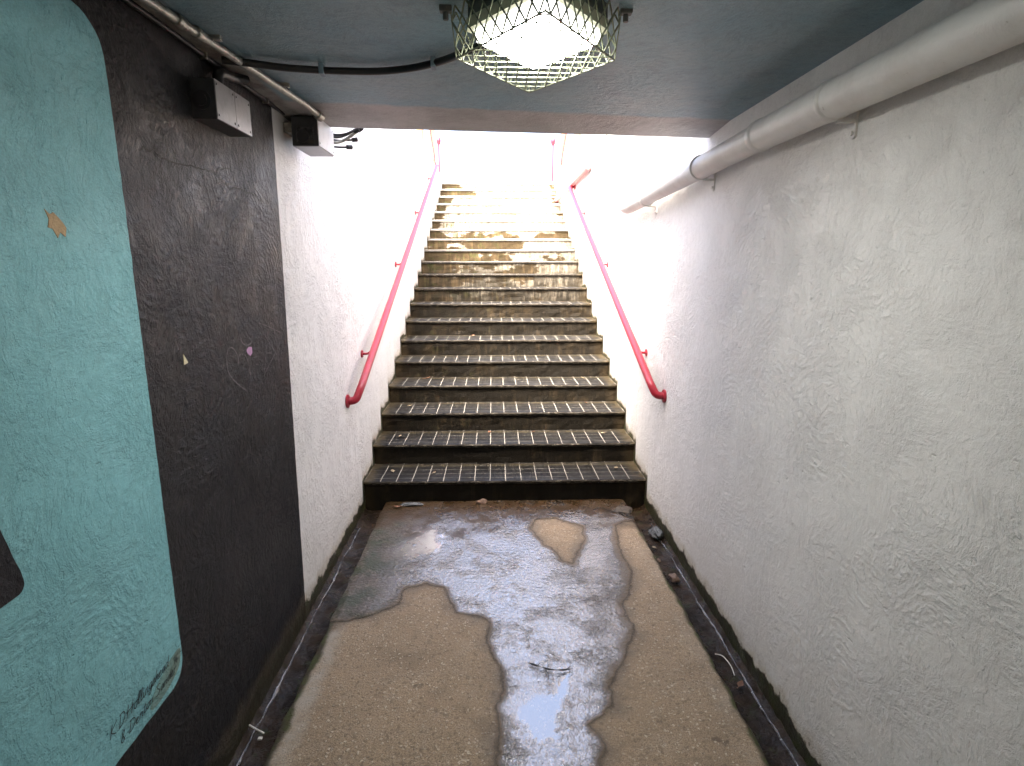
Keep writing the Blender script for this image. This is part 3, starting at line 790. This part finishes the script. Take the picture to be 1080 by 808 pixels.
for y in (-.4, 1.77, 2.872, 3.872):
    c = ring(y, .0555 if y < 2.2 else .0525, .011, pp, 'pipe_clamp')
    r = .06 if y < 2.2 else .057
    bm = bmesh.new()
    # foot of the clamp: a strap that drops down the wall, with a rounded end and a bolt
    poly = roundpoly([(y - .013, pz(y) - .02), (y + .013, pz(y) - .02), (y + .013, pz(y) - .108), (y - .013, pz(y) - .108)], [.001, .001, .012, .012], 5)
    prism(bm, poly, 0, XW - .007, XW + .001)
    box(bm, PX + .01, XW - .002, y - .011, y + .011, pz(y) - r - .004, pz(y) - r + .006, .002)
    ft = link('clamp_foot', bm, M_PIPE, c)
    bm = bmesh.new(); tube(bm, [(XW - .006, y, pz(y) - .092), (XW - .014, y, pz(y) - .092)], .008, 6); 
    b_ = link('clamp_bolt', bm, M_PIPE, pp)

# ------------------------------------------------------------------ conduit, cable, boxes
cd = thing('steel_conduit', 'thin galvanised conduit along the ceiling edge above the black wall', 'conduit', (-.93, 1.5, 2.28))
def cx_(y): return -.93 + max(0, y - 1.5) * .098
bm = bmesh.new()
tube(bm, [(cx_(y), y, 2.283) for y in (-6.1, -1, .5, 1.5, 2.0, 2.5)] + [(cx_(2.66), 2.66, 2.272)], .0125, 12); link('conduit_tube', bm, M_GALV, cd, True)
for y in (.9, 1.715, 1.80):
    bm = bmesh.new(); tube(bm, [(cx_(y), y - .02, 2.283), (cx_(y), y + .02, 2.283)], .0165, 12); link('conduit_coupling', bm, M_GALV, cd, True)
bm = bmesh.new(); tube(bm, [(cx_(2.62), 2.62, 2.274), (cx_(2.66), 2.66, 2.272)], .019, 12); link('conduit_coupling', bm, M_GALV, cd, True)
for y in (.4, 1.86, 2.3):
    bm = bmesh.new(); box(bm, cx_(y) - .03, cx_(y) + .03, y - .009, y + .009, 2.288, 2.303, .002); link('conduit_strap', bm, M_GALV, cd)
# dark thin conduit lying in the corner of wall and ceiling
dc = thing('corner_cable', 'thin black cable run in the corner between black wall and ceiling', 'cable', (-.985, 1.5, 2.29))
bm = bmesh.new(); tube(bm, [(-.988, y, 2.296 + .004 * mn.noise((y * 3, 0, 0))) for y in np.arange(-1.5, 2.75, .12)], .0085, 10); link('cable_run', bm, M_RUBBER, dc, True)
for y in (1.45, 2.0, 2.5):
    bm = bmesh.new(); box(bm, -1.002, -.974, y - .006, y + .006, 2.284, 2.308, .002); link('cable_clip', bm, M_GALV, dc)
# black ceiling cable from the conduit to the lamp
cc = thing('ceiling_cable', 'black cable crossing the blue ceiling from the conduit to the caged lamp', 'cable', (-.4, 2.06, 2.28))
cp_ = [(-.93, 2.00, 2.282), (-.836, 2.033, 2.282), (-.757, 2.066, 2.281), (-.609, 2.090, 2.281), (-.452, 2.095, 2.281), (-.32, 2.053, 2.282), (-.221, 1.975, 2.280), (-.12, 1.86, 2.278), (-.03, 1.76, 2.27)]
bm = bmesh.new(); tube(bm, bend(cp_, .06, 4), .0115, 12); link('cable_run', bm, M_RUBBER, cc, True)
for x, y in ((-.64, 2.086), (-.262, 2.010)):
    bm = bmesh.new(); box(bm, x - .008, x + .008, y - .019, y + .019, 2.266, 2.300, .003); link('cable_clip', bm, m_simple('blue painted clip', (.14, .21, .26), .5), cc)

def screw(bm, p, n, r=.0045):
    p = Vector(p); n = Vector(n); tube(bm, [p - n * .001, p + n * .0025], r, 8)
# box 1: long, on the black wall
b1 = thing('junction_box', 'long steel junction box with two screwed cover plates on the black wall', 'junction box', (-1.0, 2.05, 2.15), 'electrical boxes high on the painted wall')
X1 = -.922; Y0_, Y1_ = 1.915, 2.172; Z0_, Z1_ = 2.088, 2.205
bm = bmesh.new(); box(bm, -1.001, X1 - .003, Y0_, Y1_, Z0_, Z1_, .003); bx = link('box_body', bm, M_BOXDK, b1)
ym = Y0_ + (Y1_ - Y0_) * .53
for a, b in ((Y0_ + .001, ym - .001), (ym + .001, Y1_ - .001)):
    bm = bmesh.new(); box(bm, X1 - .003, X1, a, b, Z0_ + .001, Z1_ - .001, .0008)
    for yy in (a + .012, b - .012):
        for zz_ in (Z0_ + .014, Z1_ - .014): screw(bm, (X1, yy, zz_), (1, 0, 0), .0038)
    link('cover_plate', bm, M_STEEL, b1)
bm = bmesh.new()
tube(bm, [(-.965, Y0_ + .001, 2.142), (-.965, Y0_ - .004, 2.142)], .028, 20); tube(bm, [(-.965, Y0_ - .003, 2.142), (-.965, Y0_ - .010, 2.142)], .018, 16)
link('knockout_hub', bm, M_RUBBER, b1, False)
bm = bmesh.new(); tube(bm, bend([(-.968, 2.04, 2.20), (-.968, 2.045, 2.262), (-.965, 2.16, 2.278), (-.935, 2.20, 2.281)], .045, 6), .0165, 12)
link('elbow_conduit', bm, M_RUBBER, b1, True)
# box 2: squarer, hung at the end of the conduit near the mouth of the passage
b2 = thing('junction_box', 'square steel box at the end of the conduit with a white lit side', 'junction box', (-.94, 2.8, 2.2), 'electrical boxes high on the painted wall')
X2 = -.838; Y0_, Y1_ = 2.690, 2.935; Z0_, Z1_ = 2.162, 2.284
bm = bmesh.new()
xb = X2 - .003; box(bm, -.955, xb, Y0_, Y1_, Z0_, Z1_, .003); link('box_body', bm, [M_BOXDK], b2)
bm = bmesh.new(); box(bm, xb, X2, Y0_ + .001, Y1_ - .001, Z0_ + .001, Z1_ - .001, .0008)
for yy in (Y0_ + .015, Y1_ - .015):
    for zz_ in (Z0_ + .014, Z1_ - .014): screw(bm, (X2, yy, zz_), (1, 0, 0), .004)
link('cover_plate', bm, M_BOXWH, b2)
bm = bmesh.new(); box(bm, -.953, xb - .002, Y0_ + .002, Y1_ - .002, Z0_ - .003, Z0_ + .001, .0006); link('bottom_plate', bm, M_STEEL, b2)
bm = bmesh.new(); box(bm, -.935, -.860, Y0_ - .0035, Y0_ + .001, Z0_ + .006, Z1_ - .045, .001); link('knockout_plate', bm, m_simple('smeared grey paint', (.085, .085, .082), .6, col2=(.012, .012, .012), sc_=14, thr=(.42, .55)), b2)
bm = bmesh.new(); tube(bm, [(-.905, Y0_ - .001, 2.20), (-.905, Y0_ - .008, 2.20)], .026, 20); link('knockout_hub', bm, M_BOXDK, b2)
bm = bmesh.new(); box(bm, -1.001, -.953, Y0_ + .03, Y1_ - .06, Z1_ - .06, Z1_ - .02, .002); link('mounting_bracket', bm, M_GALV, b2)
# loose wires and connectors poking out of box 2
wi = thing('wire_bundle', 'ragged bundle of cut black wires sticking out beyond the square box', 'wires', (-.86, 2.95, 2.24))
rng = random.Random(4)
for k, (p0, p1, p2) in enumerate([((-.87, 2.93, 2.255), (-.83, 3.02, 2.262), (-.735, 3.05, 2.318)), ((-.875, 2.93, 2.225), (-.82, 3.0, 2.235), (-.735, 3.02, 2.298)), ((-.88, 2.93, 2.245), (-.84, 3.03, 2.25), (-.775, 3.06, 2.262)), ((-.87, 2.93, 2.215), (-.85, 3.0, 2.215), (-.80, 3.05, 2.225)), ((-.88, 2.93, 2.265), (-.82, 3.0, 2.27), (-.75, 3.0, 2.290))]):
    bm = bmesh.new(); tube(bm, bend([p0, p1, p2], .05, 5), .0075 if k < 2 else .005, 8); wr_ = link('wire', bm, M_GALV if k == 1 else M_RUBBER, wi, True)
    d = (Vector(p2) - Vector(p1)).normalized(); bm = bmesh.new(); tube(bm, [Vector(p2) - d * .005, Vector(p2) + d * .022], .011, 8); link('wire_cap', bm, M_RUBBER, wr_)

# ------------------------------------------------------------------ caged lamp
lp = thing('ceiling_lamp', 'glowing square lamp inside an expanded metal cage on the blue ceiling', 'lamp', (.043, 1.62, ZC))
def rhomb(cx, cy, hx, hy): return [Vector((cx, cy - hy, 0)), Vector((cx + hx, cy, 0)), Vector((cx, cy + hy, 0)), Vector((cx - hx, cy, 0))]
def rp(cx, cy, hx, hy, r): return roundpoly([(p.x, p.y) for p in rhomb(cx, cy, hx, hy)], r, 5)
LC = (.046, 1.610)
bm = bmesh.new(); prism(bm, rp(*LC, .185, .232, .02), 2, 2.252, ZC + .005); link('lamp_housing', bm, M_LAMPB, lp)
bm = bmesh.new()
o_ = rp(*LC, .188, .236, .02); i_ = rp(*LC, .170, .213, .02)
lo = [bm.verts.new((x, y, 2.232)) for x, y in o_]; hi = [bm.verts.new((x, y, 2.258)) for x, y in o_]; li = [bm.verts.new((x, y, 2.232)) for x, y in i_]; hi2 = [bm.verts.new((x, y, 2.258)) for x, y in i_]
n_ = len(o_)
for i in range(n_):
    j = (i + 1) % n_
    bm.faces.new((hi[i], hi[j], lo[j], lo[i])); bm.faces.new((lo[i], lo[j], li[j], li[i])); bm.faces.new((li[i], li[j], hi2[j], hi2[i]))
link('lamp_rim', bm, M_RIM, lp)
bm = bmesh.new(); rr = []
for s_, z in ((.995, 2.245), (.985, 2.222), (.955, 2.206), (.85, 2.198), (.5, 2.194), (.2, 2.193)):
    rr.append([bm.verts.new((LC[0] + (x - LC[0]) * s_, LC[1] + (y - LC[1]) * s_, z)) for x, y in i_])
for a, b in zip(rr, rr[1:]):
    for i in range(n_): bm.faces.new((a[i], a[(i + 1) % n_], b[(i + 1) % n_], b[i]))
bm.faces.new(rr[-1]); bmesh.ops.recalc_face_normals(bm, faces=bm.faces[:])
link('lamp_diffuser', bm, M_EMIT, lp, True)
def strut(bm, a, b, w, nrm):
    a, b = Vector(a), Vector(b); d = (b - a)
    if d.length < 1e-4: return
    d.normalize(); n = Vector(nrm).normalized(); s = d.cross(n).normalized()
    vs = [[bm.verts.new(p + s * sx * w * .5 + n * sn * w * .35) for sx, sn in ((-1, -1), (1, -1), (1, 1), (-1, 1))] for p in (a, b)]
    for k in range(4): bm.faces.new((vs[0][k], vs[0][(k + 1) % 4], vs[1][(k + 1) % 4], vs[1][k]))
    bm.faces.new(vs[0][::-1]); bm.faces.new(vs[1])
def lattice(bm, A, B, C, D, nu, nv, w=.0036):
    """expanded-metal diamonds on the quad A-B-C-D (A-B along u, A-D along v)"""
    A, B, C, D = map(Vector, (A, B, C, D))
    nrm = (B - A).cross(D - A)
    def P(u, v):
        j = .0015
        q = A * (1 - u) * (1 - v) + B * u * (1 - v) + C * u * v + D * (1 - u) * v
        return q + Vector((mn.noise(q * 40), mn.noise(q * 40 + Vector((5, 0, 0))), mn.noise(q * 40 + Vector((0, 7, 0))))) * j
    for i in range(nu):
        for j in range(nv):
            u0, u1, um = i / nu, (i + 1) / nu, (i + .5) / nu; v0, v1, vm = j / nv, (j + 1) / nv, (j + .5) / nv
            for a, b in (((um, v0), (u1, vm)), ((u1, vm), (um, v1)), ((um, v1), (u0, vm)), ((u0, vm), (um, v0))):
                strut(bm, P(*a), P(*b), w, nrm)
CT = [p + Vector((0, 0, ZC - .004)) for p in rhomb(.043, 1.635, .222, .318)]
CB = [p + Vector((0, 0, 2.174)) for p in rhomb(.043, 1.635, .208, .292)]
for i in range(4):
    j = (i + 1) % 4
    bm = bmesh.new(); lattice(bm, CT[i], CT[j], CB[j], CB[i], 8, 2); link('cage_side', bm, M_CAGE, lp)
bm = bmesh.new(); lattice(bm, CB[0], CB[1], CB[2], CB[3], 7, 7, .0032); link('cage_bottom', bm, M_CAGE, lp)
bm = bmesh.new()
for i in range(4): strut(bm, CB[i], CB[(i + 1) % 4], .004, (0, 0, 1)); strut(bm, CT[i], CB[i], .004, (1, 0, 0))
link('cage_edge', bm, M_CAGE, lp)
for i in (1, 3, 0, 2):
    s_ = -1 if i == 3 else 1
    p = CT[i]; bm = bmesh.new()
    o3 = (p - Vector((.043, 1.635, p.z))).normalized()
    c_ = p + o3 * .012
    box(bm, c_.x - .016, c_.x + .016, c_.y - .012, c_.y + .012, ZC - .012, ZC + .006, .003); tube(bm, [(c_.x, c_.y, ZC - .010), (c_.x, c_.y, ZC - .030)], .007, 6)
    link('mounting_lug', bm, M_LAMPB, lp)

# ------------------------------------------------------------------ small things on the floor, gutters and steps
bm = bmesh.new()
tw = [(.065, 2.100, .010), (.10, 2.080, .012), (.149, 2.056, .011), (.20, 2.050, .013), (.243, 2.058, .012)]
tube(bm, bend(tw, .02, 3), [.0028 + .0014 * math.sin(k * 1.3) for k in range(len(bend(tw, .02, 3)))], 7)
tube(bm, [(.128, 2.064, .011), (.14, 2.035, .010), (.138, 2.015, .008)], .002, 6); tube(bm, [(.22, 2.053, .013), (.236, 2.075, .012)], .002, 6)
tube(bm, [(.10, 2.08, .012), (.108, 2.095, .010)], .002, 6)
tag(link('twig', bm, M_TWIG, None, True), 'dark crooked twig lying in the bright puddle', 'twig', None, 'thing')
def rock(name, loc, r, seed, mat, label, cat):
    bm = bmesh.new(); bmesh.ops.create_icosphere(bm, subdivisions=3, radius=1)
    for v in bm.verts:
        n = v.co.copy(); k = 1 + .35 * mn.noise(n * 1.2 + Vector((seed, 0, 0))) + .12 * mn.noise(n * 4 + Vector((0, seed, 0)))
        v.co = Vector((n.x * r[0], n.y * r[1], n.z * r[2])) * k + Vector(loc)
    return tag(link(name, bm, mat, None, False), label, cat, None, 'thing')
rock('stone', (.912, 2.835, -.045), (.026, .036, .020), 3, M_STONE, 'rounded brown stone wedged in the gutter by the white wall', 'stone')
rock('rubble_lump', (.955, 3.36, -.035), (.040, .060, .030), 8, M_GSTONE, 'wet grey lump of rubble in the gutter close to the first step', 'rubble')
rock('pebble', (.885, 3.05, -.058), (.013, .017, .009), 12, M_STONE, 'small brown pebble in the gutter between the rubble lump and the stone', 'pebble')
rock('concrete_chunk', (.80, 3.62, .006), (.060, .060, .014), 5, M_CHUNK, 'flat broken chunk of pale concrete at the corner of the first step', 'concrete chunk')
rock('flat_stone', (-.66, 3.745, .010), (.075, .022, .016), 15, M_GSTONE, 'flat dark stone against the foot of the first step', 'stone')
rock('mud_lump', (-.17, 3.765, .014), (.040, .020, .020), 22, M_STONE, 'small lump of mud against the middle of the first step', 'mud lump')
bm = bmesh.new()
for pth in ([(.66, 3.66), (.70, 3.61), (.76, 3.585), (.80, 3.53), (.845, 3.49)], [(.80, 3.53), (.83, 3.57), (.848, 3.60)]):
    q = smooth(pth, 4); L = []; Rr = []
    for i, p in enumerate(q):
        d = Vector(q[min(i + 1, len(q) - 1)]) - Vector(q[max(i - 1, 0)]); d.normalize(); n = Vector((-d.y, d.x)) * (.006 + .005 * abs(mn.noise((i * .9, 2, 2))))
        L.append(bm.verts.new((p[0] + n.x, p[1] + n.y, .008))); Rr.append(bm.verts.new((p[0] - n.x, p[1] - n.y, .008)))
    for i in range(len(q) - 1): bm.faces.new((L[i], L[i + 1], Rr[i + 1], Rr[i]))
ck = link('floor_crack', bm, M_CRACK); ck.parent = fl
def leaf(loc, size, rot, mat, label, curl=.3, group='dead leaves on the steps and in the gutter', name='dead_leaf'):
    bm = bmesh.new(); out = []
    prof = [(-1, .05), (-.7, .35), (-.3, .62), (.1, .66), (.5, .45), (.8, .2), (1, .02)]
    rows = []
    for u, w_ in prof:
        rows.append([bm.verts.new((u * size, v * w_ * size * (1 + .2 * mn.noise((u * 3, v, rot))), curl * size * (u * u * .6 + v * v * .5) + .1 * size * mn.noise((u * 2, v * 2, rot)))) for v in (-1, -.5, 0, .5, 1)])
    for a, b in zip(rows, rows[1:]):
        for j in range(4): bm.faces.new((a[j], a[j + 1], b[j + 1], b[j]))
    tube(bm, [(-1. * size, 0, curl * size * .6), (-1.5 * size, .1 * size, curl * size)], .0012, 5)
    bmesh.ops.solidify(bm, geom=[f for f in bm.faces], thickness=.0006)
    o = link(name, bm, mat); o.location = loc; o.rotation_euler = (random.uniform(-.25, .25), random.uniform(-.2, .2), rot)
    return tag(o, label, 'leaf', group, 'thing')
def sp(n, x, fy): return (x, Y1 + (n - 1) * T + fy, n * RI + .006)
for loc, s, r, m, lab in (
    (sp(4, -.70, .30), .030, .4, M_LEAF, 'curled pinkish brown leaf at the back of the fourth tread below the left rail'),
    (sp(1, -.83, .20), .022, 2.0, M_LEAF2, 'pale leaf at the end of the first tread on the black wall side'),
    (sp(1, -.52, .16), .017, .9, M_LEAF2, 'pale leaf scrap lying across grout on the first tread'),
    (sp(1, .83, .22), .024, 1.2, M_LEAF2, 'pale leaf at the end of the first tread on the white wall side'),
    (sp(2, -.12, .31), .018, 2.4, M_LEAF, 'small brown leaf at the back of the second tread, left of its middle'),
    (sp(2, .24, .31), .016, .2, M_LEAF, 'small brown leaf at the back of the second tread, right of its middle'),
    (sp(2, .80, .25), .023, 2.9, M_LEAF2, 'pale leaf at the end of the second tread on the white wall side'),
    (sp(2, -.83, .22), .020, 1.4, M_LEAF2, 'pale leaf at the end of the second tread on the black wall side'),
    (sp(3, .72, .30), .018, 1.0, M_LEAF, 'small brown leaf at the back of the third tread near the white wall'),
    (sp(3, -.80, .24), .018, .3, M_LEAF2, 'pale leaf on the third tread at the end below the rail'),
    (sp(4, .74, .28), .020, 2.2, M_LEAF2, 'pale leaf at the back of the fourth tread near the white wall'),
    (sp(6, -.30, .29), .022, .6, M_LEAF, 'reddish leaf at the back of the sixth tread'),
    ((.935, 2.02, -.048), .020, .8, M_LEAF, 'small orange brown leaf soaking in the gutter beside the white wall'),
    ((.90, 3.19, -.050), .018, 1.9, M_LEAF2, 'pale leaf in the gutter close to the pebble'),
    ((-.75, 3.70, .012), .028, .1, M_LEAF, 'brown leaf on the wet floor against the first step, black wall side'),
):
    leaf(loc, s, r, m, lab)
for k, (x, y, rz, ln, lab) in enumerate(((-.962, 1.835, .32, .060, 'dirty white paper straw lying across the gutter below the black wall'),)):
    bm = bmesh.new(); tube(bm, [(x - ln * .55, y + ln * .3, GZ + .022), (x, y, GZ + .020), (x + ln * .55, y - ln * .22, GZ + .014)], .0032, 8)
    tag(link('paper_straw', bm, M_PAPER, None, True), lab, 'straw', None, 'thing')
bm = bmesh.new(); box(bm, -.945, -.930, 1.800, 1.812, GZ + .004, GZ + .010, .001)
tag(link('paper_scrap', bm, M_PAPER), 'tiny white paper scrap beside the straw in the gutter', 'paper', None, 'thing')
bm = bmesh.new(); tube(bm, bend([(.905, 2.22, GZ + .004), (.93, 2.20, GZ + .012), (.945, 2.14, GZ + .008), (.935, 2.08, GZ + .006)], .03, 4), .0022, 6)
tag(link('plant_stalk', bm, M_PAPER, None, True), 'pale thin plant stalk curled in the gutter beside the white wall', 'stalk', None, 'thing')

# ------------------------------------------------------------------ railings at street level
for side, x, lab in ((-1, -1.055, 'red railing post at the stair top on the black wall side'), (1, .985, 'red railing post at the stair top on the white wall side')):
    t_ = thing('railing_post', lab, 'post', (x, 10.8, ZTOP), 'red posts at the top of the stairs')
    bm = bmesh.new(); tube(bm, [(x, 10.8, ZTOP - .01), (x, 10.8, 3.80)], .016, 12); link('post_shaft', bm, M_RED, t_, True)
    bm = bmesh.new(); tube(bm, [(x, 10.8, 3.76), (x, 10.8, 3.79), (x, 10.8, 3.84), (x, 10.8, 3.88), (x, 10.8, 3.90)], [.02, .038, .042, .03, .008], 14); link('post_finial', bm, M_RED, t_, True)
    bm = bmesh.new(); tube(bm, [(x, 10.8, ZTOP - .002), (x, 10.8, ZTOP + .03), (x, 10.8, ZTOP + .05)], [.05, .045, .02], 14); link('post_foot', bm, M_RED, t_, True)
for side, lab in ((-1, 'brown guard railing on top of the wall beyond the black paint'), (1, 'brown guard railing on top of the wall above the white pipe')):
    x = side * 1.09
    g_ = thing('guard_railing', lab, 'railing', (x, 3.3, ZW), 'guard railings along the stairwell')
    for y in (3.3, 5.0, 6.7, 8.4, 10.0):
        bm = bmesh.new(); box(bm, x - .045, x + .045, y - .045, y + .045, ZW - .01, ZW + 1.05, .006); link('railing_post', bm, M_WOOD, g_)
    for z in (ZW + .98,):
        bm = bmesh.new(); box(bm, x - .03, x + .03, 3.25, 10.06, z - .025, z + .025, .004); link('top_rail', bm, M_WOOD, g_)
    bm = bmesh.new(); tube(bm, [(x - side * .05, 9.98, ZW + .10), (x - side * .05, 8.45, ZW + .9)], .012, 8); link('diagonal_brace', bm, M_RED, g_, True)

# ------------------------------------------------------------------ sky, sun, camera
EL, RO = 58, 200
w_ = bpy.data.worlds.new('World'); sc.world = w_; w_.use_nodes = True
nt = w_.node_tree; nt.nodes.clear()
sk = nt.nodes.new('ShaderNodeTexSky'); sk.sky_type = 'NISHITA'; sk.sun_disc = False
sk.sun_elevation = R(EL); sk.sun_rotation = R(RO); sk.air_density = .8; sk.dust_density = 10.; sk.ozone_density = 0.
bg = nt.nodes.new('ShaderNodeBackground'); bg.inputs[1].default_value = .15
ou = nt.nodes.new('ShaderNodeOutputWorld')
nt.links.new(sk.outputs[0], bg.inputs[0]); nt.links.new(bg.outputs[0], ou.inputs[0])
sl = bpy.data.lights.new('sun', 'SUN'); sl.energy = 1.0; sl.angle = R(25); sl.color = (1., .965, .92)
so = bpy.data.objects.new('sun', sl); COL.objects.link(so)
az = R(RO)   # compass angle of the sun as the sky uses it
sd = Vector((math.sin(az) * math.cos(R(EL)), math.cos(az) * math.cos(R(EL)), math.sin(R(EL))))
so.rotation_euler = (-sd).to_track_quat('-Z', 'Y').to_euler(); so.location = (0, 5, 12)

cam = bpy.data.cameras.new('camera'); co_ = bpy.data.objects.new('camera', cam); COL.objects.link(co_)
cam.sensor_width = 36.; cam.lens = 36. * 600 / 1080; cam.clip_start = .02; cam.clip_end = 500
co_.location = (-.0678, 0, 1.6403); co_.rotation_euler = (math.pi / 2 - .2021, 0, -.0294)
sc.camera = co_
vs = sc.view_settings; vs.view_transform = 'Standard'; vs.look = 'None'; vs.gamma = 1; vs.use_curve_mapping = False
vs.exposure = 3.8
sc.render.engine = 'CYCLES'
cy = sc.cycles; cy.use_denoising = True; cy.max_bounces = 10; cy.diffuse_bounces = 6; cy.glossy_bounces = 4; cy.caustics_reflective = False; cy.caustics_refractive = False
cy.sample_clamp_indirect = 12; cy.sample_clamp_direct = 0
